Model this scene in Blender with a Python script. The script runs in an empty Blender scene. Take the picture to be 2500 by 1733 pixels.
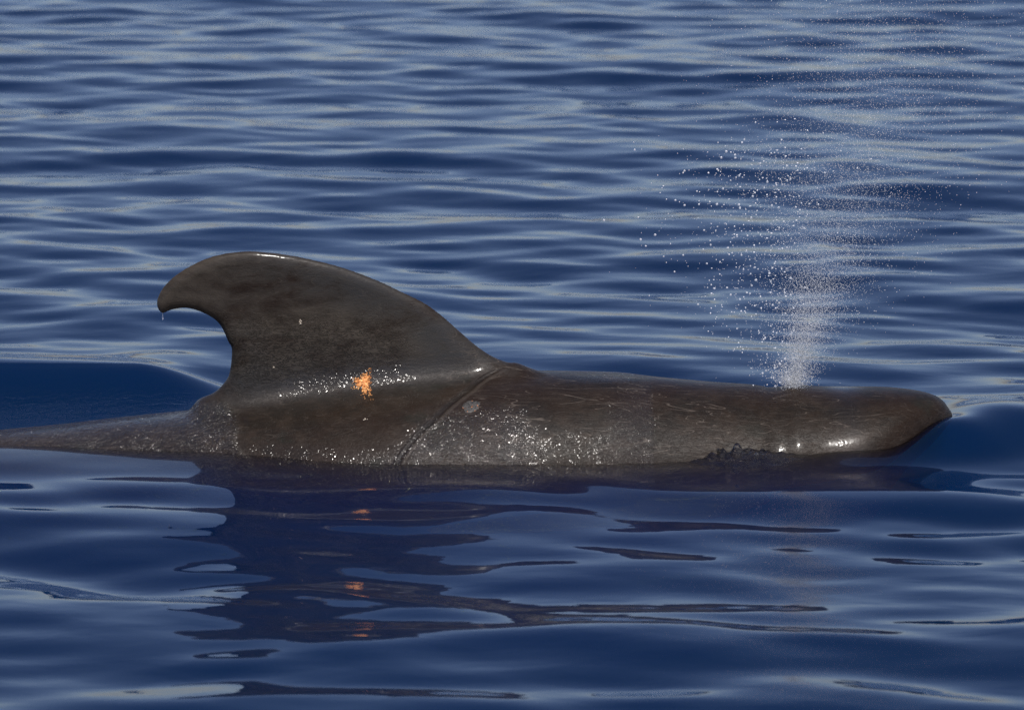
import bpy, math
import numpy as np
from mathutils import Vector

# ------------------------------------------------------------------ camera, sky, sun, exposure
scene = bpy.context.scene
col = scene.collection
R = math.radians

cam_d = bpy.data.cameras.new('camera')
cam = bpy.data.objects.new('camera', cam_d)
col.objects.link(cam)
cam.location = (0, -12.0, 2.55)
cam.rotation_euler = (R(90 - 10.8), 0, 0)
cam_d.sensor_width = 36
cam_d.lens = 137.8
cam_d.clip_start = 0.1
cam_d.clip_end = 20000
cam_d.dof.use_dof = True
cam_d.dof.focus_distance = 12.1
cam_d.dof.aperture_fstop = 5.0
scene.camera = cam

SUN_EL, SUN_AZ = 65.0, 8.0        # azimuth measured from straight behind the camera, to the right
sdir = Vector((math.sin(R(SUN_AZ)) * math.cos(R(SUN_EL)), -math.cos(R(SUN_AZ)) * math.cos(R(SUN_EL)), math.sin(R(SUN_EL))))
world = bpy.data.worlds.new('World')
scene.world = world
world.use_nodes = True
wn = world.node_tree
sky = wn.nodes.new('ShaderNodeTexSky')
sky.sky_type = 'NISHITA'
sky.sun_disc = False
sky.sun_elevation = R(SUN_EL)
sky.sun_rotation = R(180 - SUN_AZ)
sky.air_density = 0.65
sky.dust_density = 1.2
sky.ozone_density = 0.6
bg = wn.nodes['Background']
bg.inputs['Strength'].default_value = 0.095
wb = wn.nodes.new('ShaderNodeMix'); wb.data_type = 'RGBA'; wb.blend_type = 'MULTIPLY'   # camera white balance of the whole sky
wb.inputs[0].default_value = 1.0
wb.inputs[7].default_value = (1.06, 0.94, 0.92, 1)
gm = wn.nodes.new('ShaderNodeGamma'); gm.inputs[1].default_value = 1.2
wn.links.new(sky.outputs[0], gm.inputs[0])
wn.links.new(gm.outputs[0], wb.inputs[6])
wn.links.new(wb.outputs[2], bg.inputs['Color'])

sun_d = bpy.data.lights.new('sun', 'SUN')
sun_d.energy = 3.7
sun_d.angle = R(0.53)
sun_d.color = (1.0, 0.96, 0.91)
sun = bpy.data.objects.new('sun', sun_d)
sun.rotation_euler = sdir.to_track_quat('Z', 'Y').to_euler()
sun.location = (0, -20, 30)
col.objects.link(sun)

scene.view_settings.view_transform = 'Standard'
scene.view_settings.look = 'None'
scene.view_settings.exposure = 0
scene.view_settings.gamma = 1
scene.view_settings.use_curve_mapping = False
scene.cycles.max_bounces = 5
scene.cycles.glossy_bounces = 3
scene.cycles.diffuse_bounces = 2
scene.cycles.transmission_bounces = 3
scene.cycles.volume_bounces = 0
scene.cycles.transparent_max_bounces = 16
scene.cycles.use_denoising = True
scene.cycles.denoising_input_passes = 'RGB_ALBEDO_NORMAL'
scene.cycles.denoising_prefilter = 'NONE'
scene.cycles.use_adaptive_sampling = True
scene.cycles.adaptive_threshold = 0.02
scene.cycles.sample_clamp_direct = 0
scene.cycles.sample_clamp_indirect = 0.8

rng = np.random.default_rng(7)

# ------------------------------------------------------------------ helpers
def mesh_object(name, verts, faces, mat, parent=None, smooth=True, attrs=None):
    """faces: (n,k) int array."""
    verts = np.asarray(verts, np.float32); faces = np.asarray(faces, np.int32)
    me = bpy.data.meshes.new(name)
    n, k = faces.shape
    me.vertices.add(len(verts)); me.vertices.foreach_set('co', verts.ravel())
    me.loops.add(n * k); me.loops.foreach_set('vertex_index', faces.ravel())
    me.polygons.add(n)
    me.polygons.foreach_set('loop_start', np.arange(0, n * k, k, dtype=np.int32))
    me.polygons.foreach_set('loop_total', np.full(n, k, np.int32))
    me.polygons.foreach_set('use_smooth', np.full(n, smooth, bool))
    me.update(calc_edges=True)
    for an, av in (attrs or {}).items():
        a = me.attributes.new(an, 'FLOAT', 'POINT')
        a.data.foreach_set('value', np.asarray(av, np.float32))
    me.materials.append(mat)
    o = bpy.data.objects.new(name, me)
    col.objects.link(o)
    if parent: o.parent = parent
    return o

def tag(o, label=None, cat=None, group=None, kind=None):
    for k, v in (('label', label), ('category', cat), ('group', group), ('kind', kind)):
        if v: o[k] = v
    return o

class G:
    """small node-graph builder"""
    def __init__(self, name):
        self.mat = bpy.data.materials.new(name)
        self.mat.use_nodes = True
        self.t = self.mat.node_tree
        self.t.nodes.clear()
        self.out = self.t.nodes.new('ShaderNodeOutputMaterial')
    def put(self, sock, v):
        if isinstance(v, bpy.types.NodeSocket): self.t.links.new(v, sock)
        elif v is not None:
            if hasattr(sock.default_value, '__len__') and not hasattr(v, '__len__'): v = (v,) * len(sock.default_value)
            if hasattr(sock.default_value, '__len__') and len(sock.default_value) == 4 and len(v) == 3: v = (*v, 1)
            sock.default_value = v
    def node(self, typ, ins=None, out=0, **props):
        n = self.t.nodes.new('ShaderNode' + typ)
        for k, v in props.items(): setattr(n, k, v)
        for k, v in (ins or {}).items(): self.put(n.inputs[k], v)
        return n.outputs[out] if out is not None else n
    def m(self, op, a, b=None, c=None, clamp=False):
        n = self.t.nodes.new('ShaderNodeMath'); n.operation = op; n.use_clamp = clamp
        for i, v in enumerate((a, b, c)):
            if v is not None: self.put(n.inputs[i], v)
        return n.outputs[0]
    def vm(self, op, a, b=None):
        n = self.t.nodes.new('ShaderNodeVectorMath'); n.operation = op
        self.put(n.inputs[0], a)
        if b is not None: self.put(n.inputs[1], b)
        return n.outputs[0]
    def obj(self): return self.node('TexCoord', out='Object')
    def xyz(self, v):
        n = self.node('SeparateXYZ', {0: v}, out=None)
        return n.outputs[0], n.outputs[1], n.outputs[2]
    def attr(self, name): return self.node('Attribute', out='Fac', attribute_name=name)
    def noise(self, vec, scale, detail=3, rough=0.5, dist=0.0):
        return self.node('TexNoise', {'Vector': vec, 'Scale': scale, 'Detail': detail, 'Roughness': rough, 'Distortion': dist}, out=0)
    def ramp(self, f, a, b, lo=0.0, hi=1.0, smooth=True):
        n = self.t.nodes.new('ShaderNodeMapRange')
        n.interpolation_type = 'SMOOTHSTEP' if smooth else 'LINEAR'
        for i, v in enumerate((f, a, b, lo, hi)): self.put(n.inputs[i], v)
        return n.outputs[0]
    def mixc(self, f, a, b):
        n = self.t.nodes.new('ShaderNodeMix'); n.data_type = 'RGBA'
        self.put(n.inputs[0], f); self.put(n.inputs[6], a); self.put(n.inputs[7], b)
        return n.outputs[2]
    def bump(self, h, dist, strength=1.0, normal=None):
        ins = {'Height': h, 'Distance': dist, 'Strength': strength}
        if normal is not None: ins['Normal'] = normal
        return self.node('Bump', ins)

def smoothstep(a, b, x):
    t = np.clip((x - a) / (b - a), 0, 1)
    return t * t * (3 - 2 * t)

# ------------------------------------------------------------------ sea
def sea_material():
    g = G('sea_water')
    p = g.obj()
    ruf = g.attr('ruffle')
    far = g.attr('open')
    # fine ripples: gentle everywhere, strong where the wash is stirred up
    st = g.vm('MULTIPLY', p, (0.6, 1.0, 1.0))
    n1 = g.noise(st, 7.0, 2, 0.45, 0.3)
    n2 = g.noise(g.vm('MULTIPLY', p, (0.45, 1.0, 1.0)), 26.0, 3, 0.55, 0.8)
    n3 = g.noise(g.vm('MULTIPLY', p, (0.7, 1.0, 1.0)), 70.0, 3, 0.6, 0.6)
    b1 = g.bump(n1, g.m('MULTIPLY', far, 0.0025))
    b2 = g.bump(n2, g.m('MULTIPLY', ruf, 0.02), normal=b1)
    b3 = g.bump(n3, g.m('MULTIPLY', ruf, 0.008), normal=b2)
    fr = g.node('Fresnel', {'IOR': 1.333, 'Normal': b3})
    gl = g.node('BsdfGlossy', {'Color': (1, 1, 1), 'Roughness': 0.03, 'Normal': b3})
    rf = g.node('BsdfRefraction', {'Color': (1, 1, 1), 'Roughness': 0.0, 'IOR': 1.333, 'Normal': b3})
    tr = g.node('BsdfTransparent', {'Color': (1, 1, 1)})
    body = g.node('MixShader', {0: 0.3, 1: rf, 2: tr})
    g.t.links.new(g.node('MixShader', {0: fr, 1: body, 2: gl}), g.out.inputs['Surface'])
    sc = g.node('VolumeScatter', {'Color': (0.002, 0.085, 0.97), 'Density': 1.7, 'Anisotropy': 0.0})
    ab = g.node('VolumeAbsorption', {'Color': (0.05, 0.45, 0.80), 'Density': 1.0})
    g.t.links.new(g.node('AddShader', {0: sc, 1: ab}), g.out.inputs['Volume'])
    g.mat.cycles.homogeneous_volume = True
    return g.mat

def axis(lo, hi, fine, grow, far):
    a = list(np.arange(lo, hi + 1e-9, fine))
    s = fine; right = []; x = hi
    while x < far:
        s *= grow; x += s; right.append(x)
    s = fine; left = []; x = lo
    while x > -far:
        s *= grow; x -= s; left.append(x)
    return np.array(left[::-1] + a + right)

def make_waves(seed):
    wr = np.random.default_rng(seed)
    out = []
    for lam_lo, lam_hi, n, slope, spread in ((0.15, 0.30, 32, 0.024, 0.40), (0.30, 0.7, 36, 0.050, 0.46), (0.7, 1.6, 24, 0.046, 0.46), (1.6, 4.5, 14, 0.026, 0.45)):
        for i in range(n):
            lam = math.exp(wr.uniform(math.log(lam_lo), math.log(lam_hi)))
            th = -math.pi / 2 - 0.10 + wr.normal(0, spread)
            k = 2 * math.pi / lam
            out.append((k, k * math.cos(th), k * math.sin(th), slope * math.sqrt(2 / n) / k, wr.uniform(0, 6.283)))
    return out
WAVES = make_waves(13)
wr = np.random.default_rng(3)
WASH = []
for i in range(26):
    lam = wr.uniform(0.018, 0.05); th = wr.uniform(0, 6.283); k = 2 * math.pi / lam
    WASH.append((k, k * math.cos(th), k * math.sin(th), 0.0032 * lam / 0.05, wr.uniform(0, 6.283)))

def gauss(x, c, s): return np.exp(-((x - c) / s) ** 2)

def sea_height(X, Y, spacing):
    z = np.zeros_like(X)
    for k, kx, ky, a, ph in WAVES:
        lam = 2 * math.pi / k
        fade = smoothstep(0.6, 0.25, spacing / lam)
        if fade.max() <= 0: continue
        z += a * fade * np.sin(kx * X + ky * Y + ph)
    # calmer close to the whale
    d = np.sqrt((np.clip(np.abs(X + 0.5) - 1.7, 0, None)) ** 2 + (np.clip(np.abs(Y) - 0.25, 0, None)) ** 2)
    z *= 1 - 0.72 * np.exp(-(d / 0.42) ** 2)
    z *= 1 - 0.2 * gauss(Y, -1.0, 0.9) * gauss(X, -0.5, 1.2)
    # bow wave pushed up ahead of the snout
    z += 0.055 * gauss(X, 1.50, 0.20) * gauss(Y, 0.06, 0.26)
    z += 0.062 * gauss(X, 1.33, 0.17) * gauss(Y, -0.12, 0.15)
    z += 0.02 * gauss(X, 1.05, 0.2) * gauss(Y, -0.26, 0.12)
    z += 0.03 * gauss(X, 1.75, 0.35) * gauss(Y, 0.30, 0.22)
    z -= 0.02 * gauss(X, 1.75, 0.35) * gauss(Y, -0.25, 0.2)
    # hump of the wake behind the fin, far side
    sy = np.where(Y < 0.62, 0.25, 0.5)
    z += 0.105 * np.exp(-((Y - 0.62 - 0.04 * np.sin(X * 3)) / sy) ** 2) * smoothstep(-0.80, -1.25, X) * smoothstep(-4.5, -2.2, X)
    # water drawn up over the tail stock
    z += 0.006 * gauss(Y, -0.12, 0.22) * smoothstep(-1.1, -1.45, X) * smoothstep(-3.6, -2.6, X)
    # wash piled against the side of the head
    wm = smoothstep(0.50, 0.68, X) * smoothstep(0.92, 0.70, X) * gauss(Y, -0.31, 0.06)
    z += 0.030 * wm
    for k, kx, ky, a, ph in WASH: z += a * wm * np.sin(kx * X + ky * Y + ph + 1.5 * np.sin(9 * X + 14 * Y))
    return z

def build_sea():
    xs = axis(-3.6, 3.6, 0.02, 1.09, 4000)
    xs = np.unique(np.round(np.concatenate([xs, np.arange(0.52, 0.90, 0.005)]), 4))
    near = np.unique(np.round(np.concatenate([np.arange(-5.2, -0.42, 0.012), np.arange(-0.42, -0.16, 0.005), np.arange(-0.16, 1.2, 0.012)]), 4))
    ys = [near[-1]]; s = 0.012
    while ys[-1] < 20:
        s = min(s * 1.004, 0.035); ys.append(ys[-1] + s)
    while ys[-1] < 6000:
        s *= 1.12; ys.append(ys[-1] + s)
    yb = []; s = 0.012; y = near[0]
    while y > -4000:
        s *= 1.12; y -= s; yb.append(y)
    ys = np.array(yb[::-1] + list(near) + ys[1:])
    X, Y = np.meshgrid(xs, ys, indexing='ij')
    sx = np.gradient(xs)[:, None]; sy = np.gradient(ys)[None, :]
    Z = sea_height(X, Y, np.maximum(sx, sy) + 0 * X)
    nx, ny = X.shape
    V = np.stack([X, Y, Z], -1).reshape(-1, 3)
    idx = np.arange(nx * ny).reshape(nx, ny)
    F = np.stack([idx[:-1, :-1], idx[1:, :-1], idx[1:, 1:], idx[:-1, 1:]], -1).reshape(-1, 4)
    # close the body of water: border down to the deep and a bottom
    ring = np.concatenate([idx[:, 0], idx[-1, 1:], idx[-2::-1, -1], idx[0, -2:0:-1]])
    low = V[ring].copy(); low[:, 2] = -60
    base = len(V); m = len(ring)
    r2 = base + np.arange(m)
    side = np.stack([ring, r2, np.roll(r2, -1), np.roll(ring, -1)], -1)
    V = np.vstack([V, low])
    c = len(V)
    V = np.vstack([V, [[0, 0, -60]]])
    F = np.vstack([F, side])
    ruf = (0.55 * smoothstep(0.55, 0.25, Y) * smoothstep(-0.05, 0.1, Y) * smoothstep(-0.78, -1.0, X) * smoothstep(-5, -3.0, X) * 0.9
           + 1.2 * gauss(X, 0.70, 0.12) * gauss(Y, -0.32, 0.07))
    opn = np.clip(1 - 0.9 * np.exp(-(np.clip(np.abs(X) - 1.2, 0, None) ** 2 + (Y + 0.5) ** 2) / 0.9), 0.05, 1)
    pad = np.zeros(len(V) - nx * ny)
    o = mesh_object('sea', V, F, sea_material(), attrs={'ruffle': np.concatenate([ruf.ravel(), pad]), 'open': np.concatenate([opn.ravel(), pad])})
    # bottom cap as one fan polygon
    import bmesh
    bm = bmesh.new(); bm.from_mesh(o.data); bm.verts.ensure_lookup_table()
    bm.faces.new([bm.verts[i] for i in r2[::-1]])
    bm.verts.remove(bm.verts[c])
    bm.to_mesh(o.data); bm.free()
    tag(o, 'deep blue rippled open sea around the whale', 'sea', kind='structure')
    return o

sea = build_sea()

# ------------------------------------------------------------------ whale: one continuous surface from an implicit function
FIN = [(0.10, 0.10), (0.026, 0.214), (-0.022, 0.23), (-0.106, 0.286), (-0.167, 0.339), (-0.21, 0.378), (-0.269, 0.423), (-0.35, 0.464), (-0.422, 0.498),
       (-0.517, 0.534), (-0.597, 0.556), (-0.686, 0.575), (-0.774, 0.586), (-0.828, 0.588), (-0.899, 0.579), (-0.951, 0.564), (-1.005, 0.538),
       (-1.05, 0.508), (-1.082, 0.476), (-1.099, 0.447), (-1.104, 0.426), (-1.1, 0.407), (-1.087, 0.393), (-1.068, 0.401), (-1.047, 0.407),
       (-1.012, 0.41), (-0.976, 0.401), (-0.941, 0.385), (-0.913, 0.363), (-0.896, 0.334), (-0.885, 0.306), (-0.874, 0.287), (-0.873, 0.27),
       (-0.876, 0.232), (-0.885, 0.193), (-0.903, 0.167), (-0.931, 0.136), (-0.975, 0.10), (-0.90, 0.02), (-0.5, -0.05), (-0.1, 0.0)]
TOP = [(-3.9, -0.30), (-3.3, -0.30), (-2.8, -0.235), (-2.3, -0.13), (-1.9, -0.01), (-1.603, 0.018), (-1.41, 0.036), (-1.218, 0.058), (-0.987, 0.082), (-0.705, 0.125), (-0.449, 0.160),
       (-0.192, 0.186), (-0.064, 0.197), (0.064, 0.202), (0.192, 0.201), (0.321, 0.198), (0.449, 0.184), (0.641, 0.167), (0.769, 0.158),
       (0.808, 0.150), (0.845, 0.153), (0.872, 0.160), (0.91, 0.158), (0.962, 0.154), (1.154, 0.152), (1.256, 0.145), (1.312, 0.134), (1.345, 0.117), (1.366, 0.093), (1.374, 0.068)]
BOT = [(-3.9, -0.34), (-3.3, -0.42), (-2.8, -0.42), (-2.2, -0.45), (-1.6, -0.47), (-1.0, -0.56), (-0.5, -0.66), (0.1, -0.72), (0.6, -0.68), (0.85, -0.58),
       (1.02, -0.42), (1.13, -0.24), (1.22, -0.10), (1.29, -0.035), (1.335, 0.008), (1.364, 0.042), (1.374, 0.068)]
WID = [(-3.9, 0.02), (-3.3, 0.05), (-2.8, 0.085), (-2.2, 0.15), (-1.6, 0.235), (-1.2, 0.295), (-0.83, 0.350), (-0.5, 0.445), (-0.3, 0.468), (-0.1, 0.466), (0.1, 0.452), (0.45, 0.412),
       (0.75, 0.372), (0.9, 0.350), (1.03, 0.322), (1.14, 0.272), (1.22, 0.208), (1.285, 0.140), (1.335, 0.086), (1.362, 0.045), (1.374, 0.012)]

def smooth_curve(pts, n, closed=True):
    P = np.array(pts); m = len(P); out = []
    for i in range(m):
        a, b, c, d = P[(i - 1) % m], P[i], P[(i + 1) % m], P[(i + 2) % m]
        t = np.linspace(0, 1, n, endpoint=False)[:, None]
        out.append(0.5 * (2 * b + (c - a) * t + (2 * a - 5 * b + 4 * c - d) * t ** 2 + (3 * b - a - 3 * c + d) * t ** 3))
    return np.vstack(out)

GX = np.linspace(-4.0, 1.6, 2801)
def prof(pts, sm=9):
    x, v = np.array(pts).T
    h = np.diff(x); d = np.diff(v) / h
    m = np.zeros(len(x)); m[0], m[-1] = d[0], d[-1]
    same = d[1:] * d[:-1] > 0
    m[1:-1] = np.where(same, 3 * (h[1:] + h[:-1]) / np.where(same, (2 * h[1:] + h[:-1]) / np.where(same, d[:-1], 1) + (h[1:] + 2 * h[:-1]) / np.where(same, d[1:], 1), 1), 0)
    i = np.clip(np.searchsorted(x, GX) - 1, 0, len(h) - 1)
    t = np.clip((GX - x[i]) / h[i], 0, 1)
    y = ((2 * t ** 3 - 3 * t ** 2 + 1) * v[i] + (t ** 3 - 2 * t ** 2 + t) * h[i] * m[i] + (3 * t ** 2 - 2 * t ** 3) * v[i + 1] + (t ** 3 - t ** 2) * h[i] * m[i + 1])
    k = np.hanning(sm + 2)[1:-1]; k /= k.sum()
    return np.convolve(np.pad(y, sm // 2, mode='edge'), k, 'valid')
pT, pB, pW = prof(TOP, 25), prof(BOT, 41), prof(WID, 41)

# distance field of the fin outline on a fine grid in the x-z plane
FX0, FZ0, FH = -1.4, -0.3, 0.004
fnx, fnz = 440, 260
def fin_field():
    C = smooth_curve(FIN, 5)
    gx = FX0 + FH * np.arange(fnx); gz = FZ0 + FH * np.arange(fnz)
    PX, PZ = np.meshgrid(gx, gz, indexing='ij')
    best = np.full(PX.shape, 1e9); inside = np.zeros(PX.shape, bool)
    for (ax, az), (bx, bz) in zip(C, np.roll(C, -1, 0)):
        dx, dz = bx - ax, bz - az
        t = np.clip(((PX - ax) * dx + (PZ - az) * dz) / (dx * dx + dz * dz + 1e-12), 0, 1)
        best = np.minimum(best, (PX - ax - t * dx) ** 2 + (PZ - az - t * dz) ** 2)
        cr = (az > PZ) != (bz > PZ)
        inside ^= cr & (PX < (bx - ax) * (PZ - az) / (bz - az + 1e-12) + ax)
    d = np.sqrt(best)
    return np.where(inside, d, -d)
FD = fin_field()
def fin_dist(x, z):
    u = np.clip((x - FX0) / FH, 0, fnx - 1.001); v = np.clip((z - FZ0) / FH, 0, fnz - 1.001)
    i = u.astype(np.int32); j = v.astype(np.int32); u = u - i; v = v - j
    return (FD[i, j] * (1 - u) * (1 - v) + FD[i + 1, j] * u * (1 - v) + FD[i, j + 1] * (1 - u) * v + FD[i + 1, j + 1] * u * v)

def smin(a, b, k):
    h = np.clip(0.5 + 0.5 * (b - a) / k, 0, 1)
    return b + (a - b) * h - k * h * (1 - h)

def blade(x, y, z, pts, width, thick, nrm):
    """flattened limb along a polyline"""
    P = np.array(pts); best = None
    nrm = np.array(nrm) / np.linalg.norm(nrm)
    L = len(P) - 1
    for i in range(L):
        a, b = P[i], P[i + 1]; d = b - a
        t = np.clip(((x - a[0]) * d[0] + (y - a[1]) * d[1] + (z - a[2]) * d[2]) / (d @ d), 0, 1)
        ex, ey, ez = x - a[0] - t * d[0], y - a[1] - t * d[1], z - a[2] - t * d[2]
        dn = ex * nrm[0] + ey * nrm[1] + ez * nrm[2]
        r2 = ex * ex + ey * ey + ez * ez - dn * dn
        s = (i + t) / L
        w = np.interp(s, np.linspace(0, 1, len(width)), width); th = np.interp(s, np.linspace(0, 1, len(thick)), thick)
        f = (np.sqrt(np.maximum(r2, 0) / w ** 2 + dn ** 2 / th ** 2) - 1) * th
        best = f if best is None else np.minimum(best, f)
    return best

FLIP = [(0.72, 0.28, -0.38), (0.55, 0.46, -0.40), (0.36, 0.60, -0.40), (0.15, 0.72, -0.38), (-0.05, 0.80, -0.35), (-0.22, 0.84, -0.33)]
FLUKE = [(-3.35, 0.0, -0.36), (-3.5, 0.2, -0.36), (-3.65, 0.4, -0.37), (-3.8, 0.56, -0.39)]

LIMBS = ((FLIP, (0.11, 0.115, 0.10, 0.075, 0.03), (0.045, 0.03, 0.022, 0.016, 0.01), (0, 0.25, 1.0)),
         (FLUKE, (0.13, 0.14, 0.11, 0.03), (0.04, 0.03, 0.02, 0.012), (0, 0.05, 1.0)))

def F_whale(x, y, z):
    ya = np.abs(y)
    xi = np.clip((x - GX[0]) / (GX[1] - GX[0]), 0, len(GX) - 1)
    i0 = np.clip(xi.astype(np.int32), 0, len(GX) - 2); fr = xi - i0
    def L(p): return p[i0] * (1 - fr) + p[i0 + 1] * fr
    t, b, w = L(pT), L(pB), L(pW)
    cz = 0.5 * (t + b); rz = np.maximum(0.5 * (t - b), 0.004)
    w = np.maximum(w, 0.006)
    q = (np.abs(y / w) ** 2.1 + np.abs((z - cz) / rz) ** 2.1) ** (1 / 2.1)
    fb = (q - 1) * np.minimum(rz, w)
    # close the ends
    fb = np.maximum(fb, np.maximum(x - 1.3745, -3.88 - x))
    d = fin_dist(x, z)
    T = 0.020 + 0.052 * np.clip((0.46 - z) / 0.40, 0, 1) ** 1.5
    u = np.minimum(d / (1.75 * T), 1)
    ff = T * (np.sqrt((1 - u) ** 2 + (ya / T) ** 2) - 1) * (1 + np.clip(-d / 0.05, 0, 2))
    f = smin(fb, ff, 0.075)
    f = np.array(f)
    for pts, wd, th, nm in LIMBS:
        P = np.array(pts); lo, hi = P.min(0) - 0.22, P.max(0) + 0.22
        m = (x > lo[0]) & (x < hi[0]) & (ya > lo[1]) & (ya < hi[1]) & (z > lo[2]) & (z < min(hi[2], -0.12))
        if m.any(): f[m] = smin(f[m], blade(x[m], ya[m], z[m], pts, wd, th, nm), 0.05)
    return f

def surface_nets(h, lo, hi):
    n = [int(math.ceil((hi[i] - lo[i]) / h)) + 1 for i in range(3)]
    ax = [np.float32(lo[i]) + np.float32(h) * np.arange(n[i], dtype=np.float32) for i in range(3)]
    f = np.empty(n, np.float32)
    Yg, Zg = np.meshgrid(ax[1], ax[2], indexing='ij')
    step = 24
    for i in range(0, n[0], step):
        xs = ax[0][i:i + step]
        f[i:i + step] = F_whale(xs[:, None, None] + 0 * Yg[None], Yg[None] + 0 * xs[:, None, None], Zg[None] + 0 * xs[:, None, None])
    s = f < 0
    c = np.zeros([k - 1 for k in n], np.int8)
    for dx in (0, 1):
        for dy in (0, 1):
            for dz in (0, 1):
                c += s[dx:n[0] - 1 + dx, dy:n[1] - 1 + dy, dz:n[2] - 1 + dz]
    act = (c > 0) & (c < 8)
    ids = np.full(act.shape, -1, np.int32)
    I, J, K = np.nonzero(act)
    ids[I, J, K] = np.arange(len(I))
    V = np.zeros((len(I), 3)); cnt = np.zeros(len(I))
    corners = [(a, b, d) for a in (0, 1) for b in (0, 1) for d in (0, 1)]
    for p in corners:
        for q in range(3):
            if p[q]: continue
            r = list(p); r[q] = 1
            fa = f[I + p[0], J + p[1], K + p[2]]; fb = f[I + r[0], J + r[1], K + r[2]]
            cr = (fa < 0) != (fb < 0)
            t = np.where(cr, fa / np.where(cr, fa - fb, 1), 0)
            pos = np.tile(np.array(p, float), (len(I), 1)); pos[:, q] += t
            V += pos * cr[:, None]; cnt += cr
    V = V / cnt[:, None] + np.stack([I, J, K], -1)
    V = V * h + np.array(lo)
    quads = []
    for q in range(3):
        a, b = (q + 1) % 3, (q + 2) % 3
        s0 = [slice(None)] * 3; s1 = [slice(None)] * 3
        s0[q] = slice(0, -1); s1[q] = slice(1, None)
        cr = s[tuple(s0)] != s[tuple(s1)]
        E = np.stack(np.nonzero(cr), -1)
        ok = (E[:, a] > 0) & (E[:, b] > 0) & (E[:, a] < n[a] - 1) & (E[:, b] < n[b] - 1)
        E = E[ok]
        neg = s[E[:, 0], E[:, 1], E[:, 2]]
        def cell(da, db):
            e = E.copy(); e[:, a] -= da; e[:, b] -= db
            return ids[e[:, 0], e[:, 1], e[:, 2]]
        Q = np.stack([cell(1, 1), cell(0, 1), cell(0, 0), cell(1, 0)], -1)
        quads.append(np.where(neg[:, None], Q, Q[:, ::-1]))
    return V, np.vstack(quads)

def grad(P, e=0.003):
    g = np.empty_like(P)
    for i in range(3):
        d = np.zeros(3); d[i] = e
        A, B = P + d, P - d
        g[:, i] = (F_whale(*A.T) - F_whale(*B.T)) / (2 * e)
    return g
def project(P, it=3):
    for _ in range(it):
        g = grad(P); f = F_whale(*P.T)
        st = (f / np.maximum((g ** 2).sum(1), 0.05))[:, None] * g
        l = np.linalg.norm(st, axis=1, keepdims=True)
        P = P - st * np.minimum(1, 0.006 / np.maximum(l, 1e-9))
    return P

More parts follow.
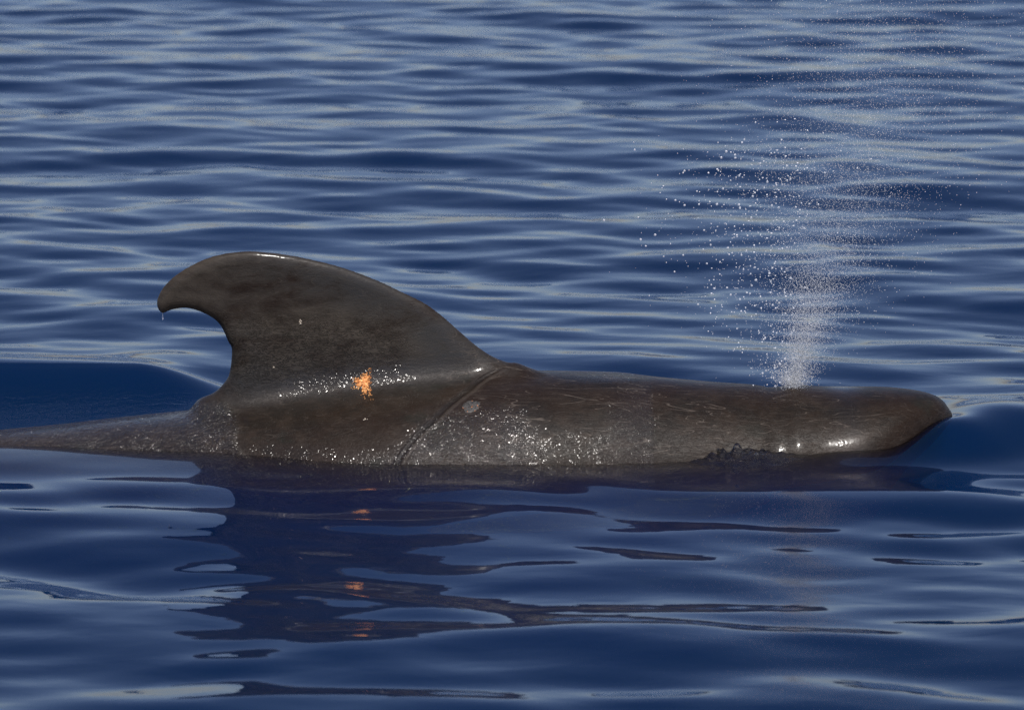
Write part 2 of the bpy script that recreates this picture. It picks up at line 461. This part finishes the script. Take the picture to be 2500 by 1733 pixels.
def whale_material():
    g = G('wet_whale_skin')
    p = g.obj(); x, y, z = g.xyz(p)
    scaly, trick, drip, film = g.attr('scaly'), g.attr('trickle'), g.attr('drip'), g.attr('film')
    # colour: brown-black hide, greyer on the fin's front and along the crease at its base, greenish patches
    st = g.vm('MULTIPLY', p, (1.0, 1.0, 2.2))
    big = g.noise(st, 3.2, 5, 0.6, 0.6)
    mid = g.noise(st, 14, 6, 0.65, 0.4)
    fine = g.noise(p, 160, 4, 0.65)
    c = g.mixc(g.ramp(big, 0.36, 0.64), (0.0165, 0.0090, 0.0046), (0.0105, 0.0076, 0.0052))
    c = g.mixc(g.m('MULTIPLY', g.ramp(mid, 0.42, 0.70), 0.8), c, (0.028, 0.0190, 0.0128))
    c = g.mixc(g.m('MULTIPLY', g.ramp(g.noise(st, 6.5, 4, 0.6), 0.56, 0.72), 0.55), c, (0.0136, 0.0153, 0.0105))
    fin = g.attr('fin')
    c = g.mixc(g.m('MULTIPLY', fin, g.ramp(g.m('ADD', g.m('MULTIPLY', mid, 0.5), big), 0.55, 0.95)), c, (0.056, 0.0455, 0.0345))
    lead = g.attr('grey')
    c = g.mixc(g.m('MULTIPLY', lead, g.ramp(g.m('ADD', g.m('MULTIPLY', mid, 0.35), g.m('MULTIPLY', big, 0.6)), 0.33, 0.6)), c, (0.033, 0.032, 0.031))
    c = g.mixc(g.ramp(fine, 0.35, 0.72, 0.0, 0.22), c, (0.0340, 0.0279, 0.0224))
    # scratches: thin contour lines of stretched noises
    scr = None
    for k, (rot, sc, wdt, lo, hi) in enumerate((((0, 0.5, 0), 6.0, 0.0035, 0.44, 0.56), ((0, -0.7, 0.3), 7.0, 0.003, 0.44, 0.56), ((0.2, 0.15, 0.5), 11.0, 0.004, 0.42, 0.56), ((0, 0.95, 0.1), 16.0, 0.006, 0.42, 0.55), ((0, -1.1, 0.2), 13.0, 0.005, 0.42, 0.55))):
        mp = g.node('Mapping', {'Vector': p, 'Rotation': rot, 'Scale': (0.22, 1.5, 1.5), 'Location': (k * 3.1, 0, 0)})
        n = g.noise(mp, sc, 2, 0.5, 0.2)
        line = g.ramp(g.m('ABSOLUTE', g.m('SUBTRACT', n, 0.5)), 0.0, wdt, 1.0, 0.0)
        line = g.m('MULTIPLY', line, g.ramp(g.noise(p, 9 + k, 2), lo, hi))
        scr = line if scr is None else g.m('MAXIMUM', scr, line)
    scrm = g.m('MULTIPLY', scr, g.attr('scratch'))
    c = g.mixc(g.m('MULTIPLY', scrm, 0.6), c, (0.10, 0.082, 0.066))
    # fold running down from the front of the fin
    wob = g.m('MULTIPLY', g.m('SUBTRACT', g.noise(p, 9, 3), 0.5), 0.022)
    gd = g.m('ADD', g.m('ADD', g.m('ADD', x, 0.35), g.m('MULTIPLY', z, -1.36)), g.m('ADD', wob, g.m('MULTIPLY', g.m('MULTIPLY', z, g.m('SUBTRACT', 0.22, z)), 3.6)))
    below = g.m('MULTIPLY', g.ramp(z, 0.235, 0.20), g.ramp(z, -0.05, 0.0))
    fold = g.m('MULTIPLY', g.ramp(g.m('ABSOLUTE', gd), 0.004, 0.017, 1.0, 0.0), below)
    fold2 = g.m('MULTIPLY', g.ramp(g.m('ABSOLUTE', g.m('SUBTRACT', gd, 0.022)), 0.002, 0.012, 1.0, 0.0), below)
    c = g.mixc(g.m('MULTIPLY', fold, 0.5), c, (0.016, 0.014, 0.012))  # shade in the fold painted into the colour
    c = g.mixc(g.m('MULTIPLY', fold2, 0.3), c, (0.075, 0.062, 0.05))  # highlight beside the fold painted as a paler line
    wr = g.noise(g.vm('MULTIPLY', p, (1.0, 1.0, 2.6)), 30, 3, 0.5, 2.2)
    wrl = g.m('MULTIPLY', g.ramp(g.m('ABSOLUTE', g.m('SUBTRACT', wr, 0.5)), 0.0, 0.07), g.attr('wrinkle'))
    c = g.mixc(g.m('MULTIPLY', g.m('SUBTRACT', g.attr('wrinkle'), wrl), 0.35), c, (0.012, 0.010, 0.008))
    h = g.m('ADD', g.m('MULTIPLY', fine, 0.25), g.m('MULTIPLY', mid, 0.8))
    h = g.m('ADD', h, g.m('MULTIPLY', wrl, 1.5))
    h = g.m('ADD', h, g.m('ADD', g.m('MULTIPLY', fold, -2.5), g.m('MULTIPLY', fold2, 1.2)))
    fv = g.noise(g.vm('MULTIPLY', p, (0.8, 1.0, 1.2)), 48, 3, 0.55, 1.6)
    h = g.m('ADD', h, g.m('MULTIPLY', fv, g.m('MULTIPLY', film, 5.0)))
    b0 = g.bump(h, 0.0022, 0.9)
    # water film: fine beads and trickles that break up the sun's glint
    bead = g.m('ADD', g.m('MULTIPLY', g.noise(p, 125, 0, 0.5), 1.0),
               g.m('MULTIPLY', g.node('TexVoronoi', {'Vector': p, 'Scale': 130.0, 'Smoothness': 0.6}, out=0, feature='SMOOTH_F1'), -0.55))
    bead = g.m('MULTIPLY', bead, g.ramp(g.noise(p, 26, 2), 0.36, 0.6, 0.35, 1.2))
    tv = g.noise(g.vm('MULTIPLY', p, (1.5, 1.5, 0.7)), 85, 1, 0.5, 1.2)
    dv = g.noise(g.vm('MULTIPLY', p, (1.0, 1.0, 0.12)), 40, 2, 0.5, 0.4)
    hw = g.m('ADD', g.m('MULTIPLY', bead, g.m('ADD', g.m('MULTIPLY', scaly, 1.3), 0.02)), g.m('MULTIPLY', tv, g.m('MULTIPLY', trick, 2.4)))
    hw = g.m('ADD', hw, g.m('ADD', g.m('MULTIPLY', dv, g.m('MULTIPLY', drip, 2.0)), g.m('MULTIPLY', fv, g.m('MULTIPLY', film, 2.2))))
    b1 = g.bump(hw, 0.008, 1.0)
    pr = g.node('BsdfPrincipled', {'Base Color': c, 'Roughness': 0.42, 'IOR': 1.4, 'Specular IOR Level': 0.2, 'Normal': b0,
                                   'Coat Weight': g.attr('wet_glint'), 'Coat Roughness': 0.115, 'Coat IOR': 1.45, 'Coat Normal': b1}, out=0)
    g.t.links.new(pr, g.out.inputs['Surface'])
    return g.mat

def build_whale():
    V, Q = surface_nets(0.0095, (-3.95, -0.92, -0.76), (1.40, 0.92, 0.62))
    E = np.unique(np.sort(np.vstack([Q[:, [0, 1]], Q[:, [1, 2]], Q[:, [2, 3]], Q[:, [3, 0]]]), 1), axis=0)
    deg = np.bincount(E.ravel(), minlength=len(V))[:, None]
    for it in range(3):
        for k in range(1):
            S = np.stack([np.bincount(E[:, 0], V[E[:, 1], c], len(V)) + np.bincount(E[:, 1], V[E[:, 0], c], len(V)) for c in range(3)], -1)
            V = 0.6 * V + 0.4 * S / deg
        V = project(V, 3)
    V = project(V, 3)
    x, y, z = V.T
    d = fin_dist(x, z)
    onfin = smoothstep(0.12, 0.22, z - np.interp(x, [p[0] for p in TOP], [p[1] for p in TOP]) + 0.10) * (np.abs(y) < 0.12) * (x < 0.1)
    att = {
        'fin': onfin,
        'grey': np.clip(onfin * smoothstep(0.16, 0.05, d) * smoothstep(-1.0, -0.6, x) + 0.9 * gauss(z - (0.20 + 0.10 * (x + 0.5)), 0, 0.05) * (x < 0.1) * (x > -1.1), 0, 1),
        'wrinkle': onfin * smoothstep(-0.25, -0.5, x) * smoothstep(0.42, 0.28, z) + 0.1,
        'scaly': smoothstep(-0.40, -0.22, x + -1.0 * (z - 0.05)) * smoothstep(0.14, -0.06, x) * smoothstep(0.17, 0.10, z) * 1.15
                 + 0.5 * smoothstep(-0.95, -0.6, x) * smoothstep(0.05, 0.015, z) * (x < -0.2) + 0.5 * gauss(z - (0.205 + 0.13 * (x + 0.45)), 0, 0.03) * smoothstep(-0.78, -0.68, x) * smoothstep(-0.26, -0.38, x),
        'trickle': smoothstep(0.24, 0.38, x) * smoothstep(0.44, 0.42, x) * smoothstep(0.2, 0.10, z) * 0.8 + 0.35 * smoothstep(0.1, 0.3, x) * smoothstep(0.46, 0.40, x) * smoothstep(0.185, 0.195, z),
        'drip': smoothstep(0.05, 0.15, x) * smoothstep(0.36, 0.3, x) * smoothstep(0.14, 0.06, z),
        'film': smoothstep(-0.83, -0.87, x + 0.4 * (z - 0.05) + 0.012 * np.sin(60 * z)) * smoothstep(-1.8, -1.5, x) * smoothstep(0.135, 0.10, z),
        'scratch': smoothstep(-0.3, 0.0, x) * smoothstep(1.3, 0.9, x) + 0.35,
    }
    att['wet_glint'] = np.clip(0.20 + 0.85 * np.maximum.reduce([att['scaly'], att['trickle'], att['film']]) - 0.14 * smoothstep(0.5, 0.8, x) + 0.55 * gauss(x, 1.035, 0.05), 0, 1)  # water coat; duller head and glossier patch added to place the sun glint
    o = bpy.data.objects.new('pilot_whale', None); col.objects.link(o)
    mesh_object('body', V, Q, whale_material(), parent=o, attrs=att)
    tag(o, 'dark brown pilot whale at the surface with a hooked dorsal fin', 'whale')
    return o

whale = build_whale()

def on_flank(x, z):
    """point of the near flank at (x, z) and its outward normal"""
    ys = np.linspace(-0.9, 0.0, 1801)
    f = F_whale(np.full_like(ys, x), ys, np.full_like(ys, z))
    i = int(np.argmax(f < 0))
    P = project(np.array([[x, ys[i], z]]), 3)[0]
    n = grad(P[None])[0]; n /= np.linalg.norm(n)
    return P, n

ICO_V = None
def ico(sub=1):
    import bmesh
    bm = bmesh.new(); bmesh.ops.create_icosphere(bm, subdivisions=sub, radius=1)
    v = np.array([q.co[:] for q in bm.verts]); f = np.array([[w.index for w in q.verts] for q in bm.faces]); bm.free()
    return v, f

def blobs(P, Rr, shape, squash=None, rnd=0.0):
    v, f = shape
    n = len(P)
    V = v[None] * np.asarray(Rr)[:, None, None]
    if squash is not None: V = V * squash[:, None, :]
    if rnd: V = V * (1 + rng.uniform(-rnd, rnd, (n, len(v), 1)))
    V = V + np.asarray(P)[:, None, :]
    F = f[None] + (np.arange(n) * len(v))[:, None, None]
    return V.reshape(-1, 3), F.reshape(-1, f.shape[1])

# scar: pale oval patch of healed skin in front of the fold
def build_scar():
    g = G('scar_tissue'); p = g.obj()
    n = g.noise(p, 220, 4, 0.7)
    c = g.mixc(g.ramp(n, 0.38, 0.66), (0.02, 0.019, 0.017), (0.10, 0.095, 0.088))
    c = g.mixc(g.ramp(g.noise(p, 120, 1), 0.66, 0.70), c, (0.5, 0.17, 0.05))
    pr = g.node('BsdfPrincipled', {'Base Color': c, 'Roughness': 0.4, 'Normal': g.bump(n, 0.002)}, out=0)
    g.t.links.new(pr, g.out.inputs['Surface'])
    V = []; nr, na = 7, 40
    for i in range(nr + 1):
        for j in range(na):
            r = i / nr; a = 2 * math.pi * j / na
            rr = r * (1 + 0.07 * math.sin(3 * a + 1) + 0.05 * math.sin(5 * a) + 0.04 * math.sin(11 * a))
            ox, oz = 0.028 * rr * math.cos(a), 0.0135 * rr * math.sin(a)
            P, nn = on_flank(-0.126 + ox * 0.97 - oz * 0.2, 0.143 + oz + ox * 0.18)
            V.append(P + nn * (0.0018 * (1 - r ** 4) - 0.0006 * (r > 0.99)))
    F = [[i * na + j, i * na + (j + 1) % na, (i + 1) * na + (j + 1) % na, (i + 1) * na + j] for i in range(nr) for j in range(na)]
    o = mesh_object('scar', V, F, g.mat, parent=whale)
    o['label'] = 'pale oval scar on the flank'
build_scar()

# orange clump of growth at the base of the fin
def build_cluster():
    g = G('orange_growth'); p = g.obj()
    n = g.noise(p, 110, 3, 0.6)
    c = g.mixc(g.ramp(n, 0.35, 0.65), (0.60, 0.21, 0.05), (0.95, 0.52, 0.2))
    pr = g.node('BsdfPrincipled', {'Base Color': c, 'Roughness': 0.5}, out=0)
    g.t.links.new(pr, g.out.inputs['Surface'])
    r2 = np.random.default_rng(5)
    P, Rr = [], []
    for i in range(900):
        a = r2.uniform(0, 6.283)
        lim = 0.026 * (1 + 0.38 * math.sin(3 * a + 1.57 + 3.14) + 0.16 * math.sin(7 * a + 1) + 0.10 * math.sin(13 * a))
        q = abs(r2.normal(0, 0.55))
        if q > 1.25: continue
        ox, oz = lim * q * math.cos(a), lim * q * math.sin(a) * 1.05
        Q, nn = on_flank(-0.460 + ox, 0.183 + oz)
        s = r2.uniform(0.0013, 0.0030) * (1.15 - 0.45 * q)
        P.append(Q + nn * (s * 0.4 + 0.005 * max(0, 1 - q) * r2.uniform(0.2, 1))); Rr.append(s)
    V, F = blobs(P, Rr, ico(1), squash=r2.uniform(0.7, 1.35, (len(P), 3)), rnd=0.15)
    o = mesh_object('barnacle_cluster', V, F, g.mat)
    tag(o, 'bright orange clump of barnacles stuck on the whale below its dorsal fin', 'barnacles')
build_cluster()

def build_specks():
    g = G('pale_barnacle'); p = g.obj()
    pr = g.node('BsdfPrincipled', {'Base Color': g.mixc(g.noise(p, 300, 2), (0.35, 0.24, 0.14), (0.75, 0.7, 0.6)), 'Roughness': 0.5}, out=0)
    g.t.links.new(pr, g.out.inputs['Surface'])
    r3 = np.random.default_rng(9)
    for x, z, size, lab in ((-0.657, 0.369, 0.0040, 'tiny pale barnacle in the middle of the dorsal fin'),
                            (-0.740, 0.231, 0.0028, 'tiny white barnacle low on the dorsal fin near its rear edge'),
                            (-0.450, 0.105, 0.0034, 'tiny white barnacle on the flank below the orange clump')):
        P, Rr = [], []
        for i in range(9):
            Q, nn = on_flank(x + r3.normal(0, size * 0.9), z + r3.normal(0, size * 0.7))
            P.append(Q + nn * 0.0008); Rr.append(size * r3.uniform(0.3, 0.6))
        V, F = blobs(P, Rr, ico(1), rnd=0.2)
        tag(mesh_object('barnacle', V, F, g.mat), lab, 'barnacle')
build_specks()

# ------------------------------------------------------------------ water in the air
def drop_material(name, white):
    g = G(name)
    df = g.node('BsdfDiffuse', {'Color': (0.93, 0.95, 0.97)})
    tl = g.node('BsdfTranslucent', {'Color': (0.93, 0.95, 0.97)})
    tr = g.node('BsdfTransparent', {'Color': (0.95, 0.97, 1.0)})
    gl = g.node('BsdfGlossy', {'Color': (1, 1, 1), 'Roughness': 0.3})
    a = g.node('AddShader', {0: g.node('MixShader', {0: 0.35, 1: df, 2: tl}), 1: g.node('MixShader', {0: 0.94, 1: gl, 2: g.node('BsdfTransparent', {'Color': (0, 0, 0)})})})
    g.t.links.new(g.node('MixShader', {0: 1 - white, 1: a, 2: tr}), g.out.inputs['Surface'])
    return g.mat

def build_drip():
    V = []; na = 12
    pr = [(0.0, 0.0014), (-0.004, 0.0011), (-0.009, 0.0010), (-0.014, 0.0012), (-0.0175, 0.0021), (-0.0205, 0.0027), (-0.0232, 0.0022), (-0.0246, 0.0003)]
    for zz, r in pr:
        for j in range(na): V.append((-1.0865 + r * math.cos(6.2832 * j / na), r * math.sin(6.2832 * j / na), 0.396 + zz))
    F = [[i * na + j, (i + 1) * na + j, (i + 1) * na + (j + 1) % na, i * na + (j + 1) % na] for i in range(len(pr) - 1) for j in range(na)]
    o = mesh_object('water_drip', V, F, drop_material('drip_water', 0.35))
    tag(o, 'clear drop of water hanging from the tip of the dorsal fin', 'water drop')
build_drip()

def build_spray():
    r = np.random.default_rng(11)
    B = np.array([0.878, 0.0, 0.152])
    tet = (np.array([(1, 1, 1), (-1, -1, 1), (-1, 1, -1), (1, -1, -1)]) * 0.75, np.array([(0, 1, 2), (0, 3, 1), (0, 2, 3), (1, 3, 2)]))
    def plume(n, hmax, power, lean, s0, s1, rlo, rhi):
        h = hmax * r.random(n) ** power * np.exp(r.normal(0, 0.38, n))
        sg = s0 + s1 * h
        P = np.stack([B[0] + lean * h + sg * r.normal(0, 1, n), B[1] + sg * r.normal(0, 1, n), B[2] + h], -1)
        return P, np.exp(r.uniform(math.log(rlo), math.log(rhi), n))
    parts = []
    sets = [plume(2600, 0.06, 1.0, -0.1, 0.006, 0.55, 0.0006, 0.0013),
            plume(9000, 0.36, 0.85, 0.20, 0.004, 0.14, 0.0005, 0.0010),
            plume(26000, 1.35, 1.05, 0.24, 0.02, 0.17, 0.0005, 0.0010),
            plume(2600, 1.30, 0.75, 0.33, 0.05, 0.22, 0.0006, 0.0014)]
    P = np.vstack([a for a, _ in sets]); Rr = np.concatenate([b for _, b in sets])
    V1, F1 = blobs(P, Rr, tet, squash=np.stack([np.ones(len(P)), np.ones(len(P)), r.uniform(0.9, 1.8, len(P))], -1), rnd=0.3)
    # larger drops thrown back over the whale
    n = 1500
    h = 0.75 * r.random(n) ** 0.9
    back = -np.abs(r.normal(0, 0.16, n)) * (0.35 + 1.3 * np.minimum(h, 0.45)) / 0.75 - r.random(n) * 0.10 * np.minimum(h / 0.2, 1)
    P2 = np.stack([B[0] + back + 0.03 + 0.05 * h, B[1] + r.normal(0, 0.13, n) * np.minimum(1, 0.2 + 2 * h), B[2] + 0.012 + h], -1)
    R2 = 0.0009 + 0.0026 * r.random(n) ** 4.5
    k = 160
    P3 = np.stack([B[0] + r.normal(-0.02, 0.13, k), B[1] + r.normal(0, 0.06, k), B[2] + 0.45 + 0.4 * r.random(k)], -1)
    P2 = np.vstack([P2, P3]); R2 = np.concatenate([R2, 0.0009 + 0.0022 * r.random(k) ** 3])
    # the biggest drops can be told apart one by one
    big = np.argsort(R2)[::-1][:80]
    bm_ = drop_material('drop_water', 0.6)
    sh = ico(2)
    for i in big:
        Vd = sh[0] * R2[i] * r.uniform(0.75, 1.3, 3) * (1 + 0.12 * np.sin(3 * sh[0][:, [0]] + 5 * sh[0][:, [2]] + i))
        d = mesh_object('water_droplet', Vd, sh[1], bm_)
        d.location = P2[i]
        tag(d, 'large drop of water flying in the spray beside the blow', 'droplet', 'large drops in the spray')
    keep = np.setdiff1d(np.arange(len(R2)), big)
    P2, R2 = P2[keep], R2[keep]
    V2, F2 = blobs(P2, R2, ico(1), squash=r.uniform(0.75, 1.3, (len(P2), 3)), rnd=0.12)
    V = np.vstack([V1, V2]); F = np.vstack([F1, F2 + len(V1)])
    o = mesh_object('water_spray', V, F, drop_material('spray_water', 0.95), smooth=True)
    tag(o, 'white spray of fine droplets blown up from the blowhole', 'spray', kind='stuff')
build_spray()
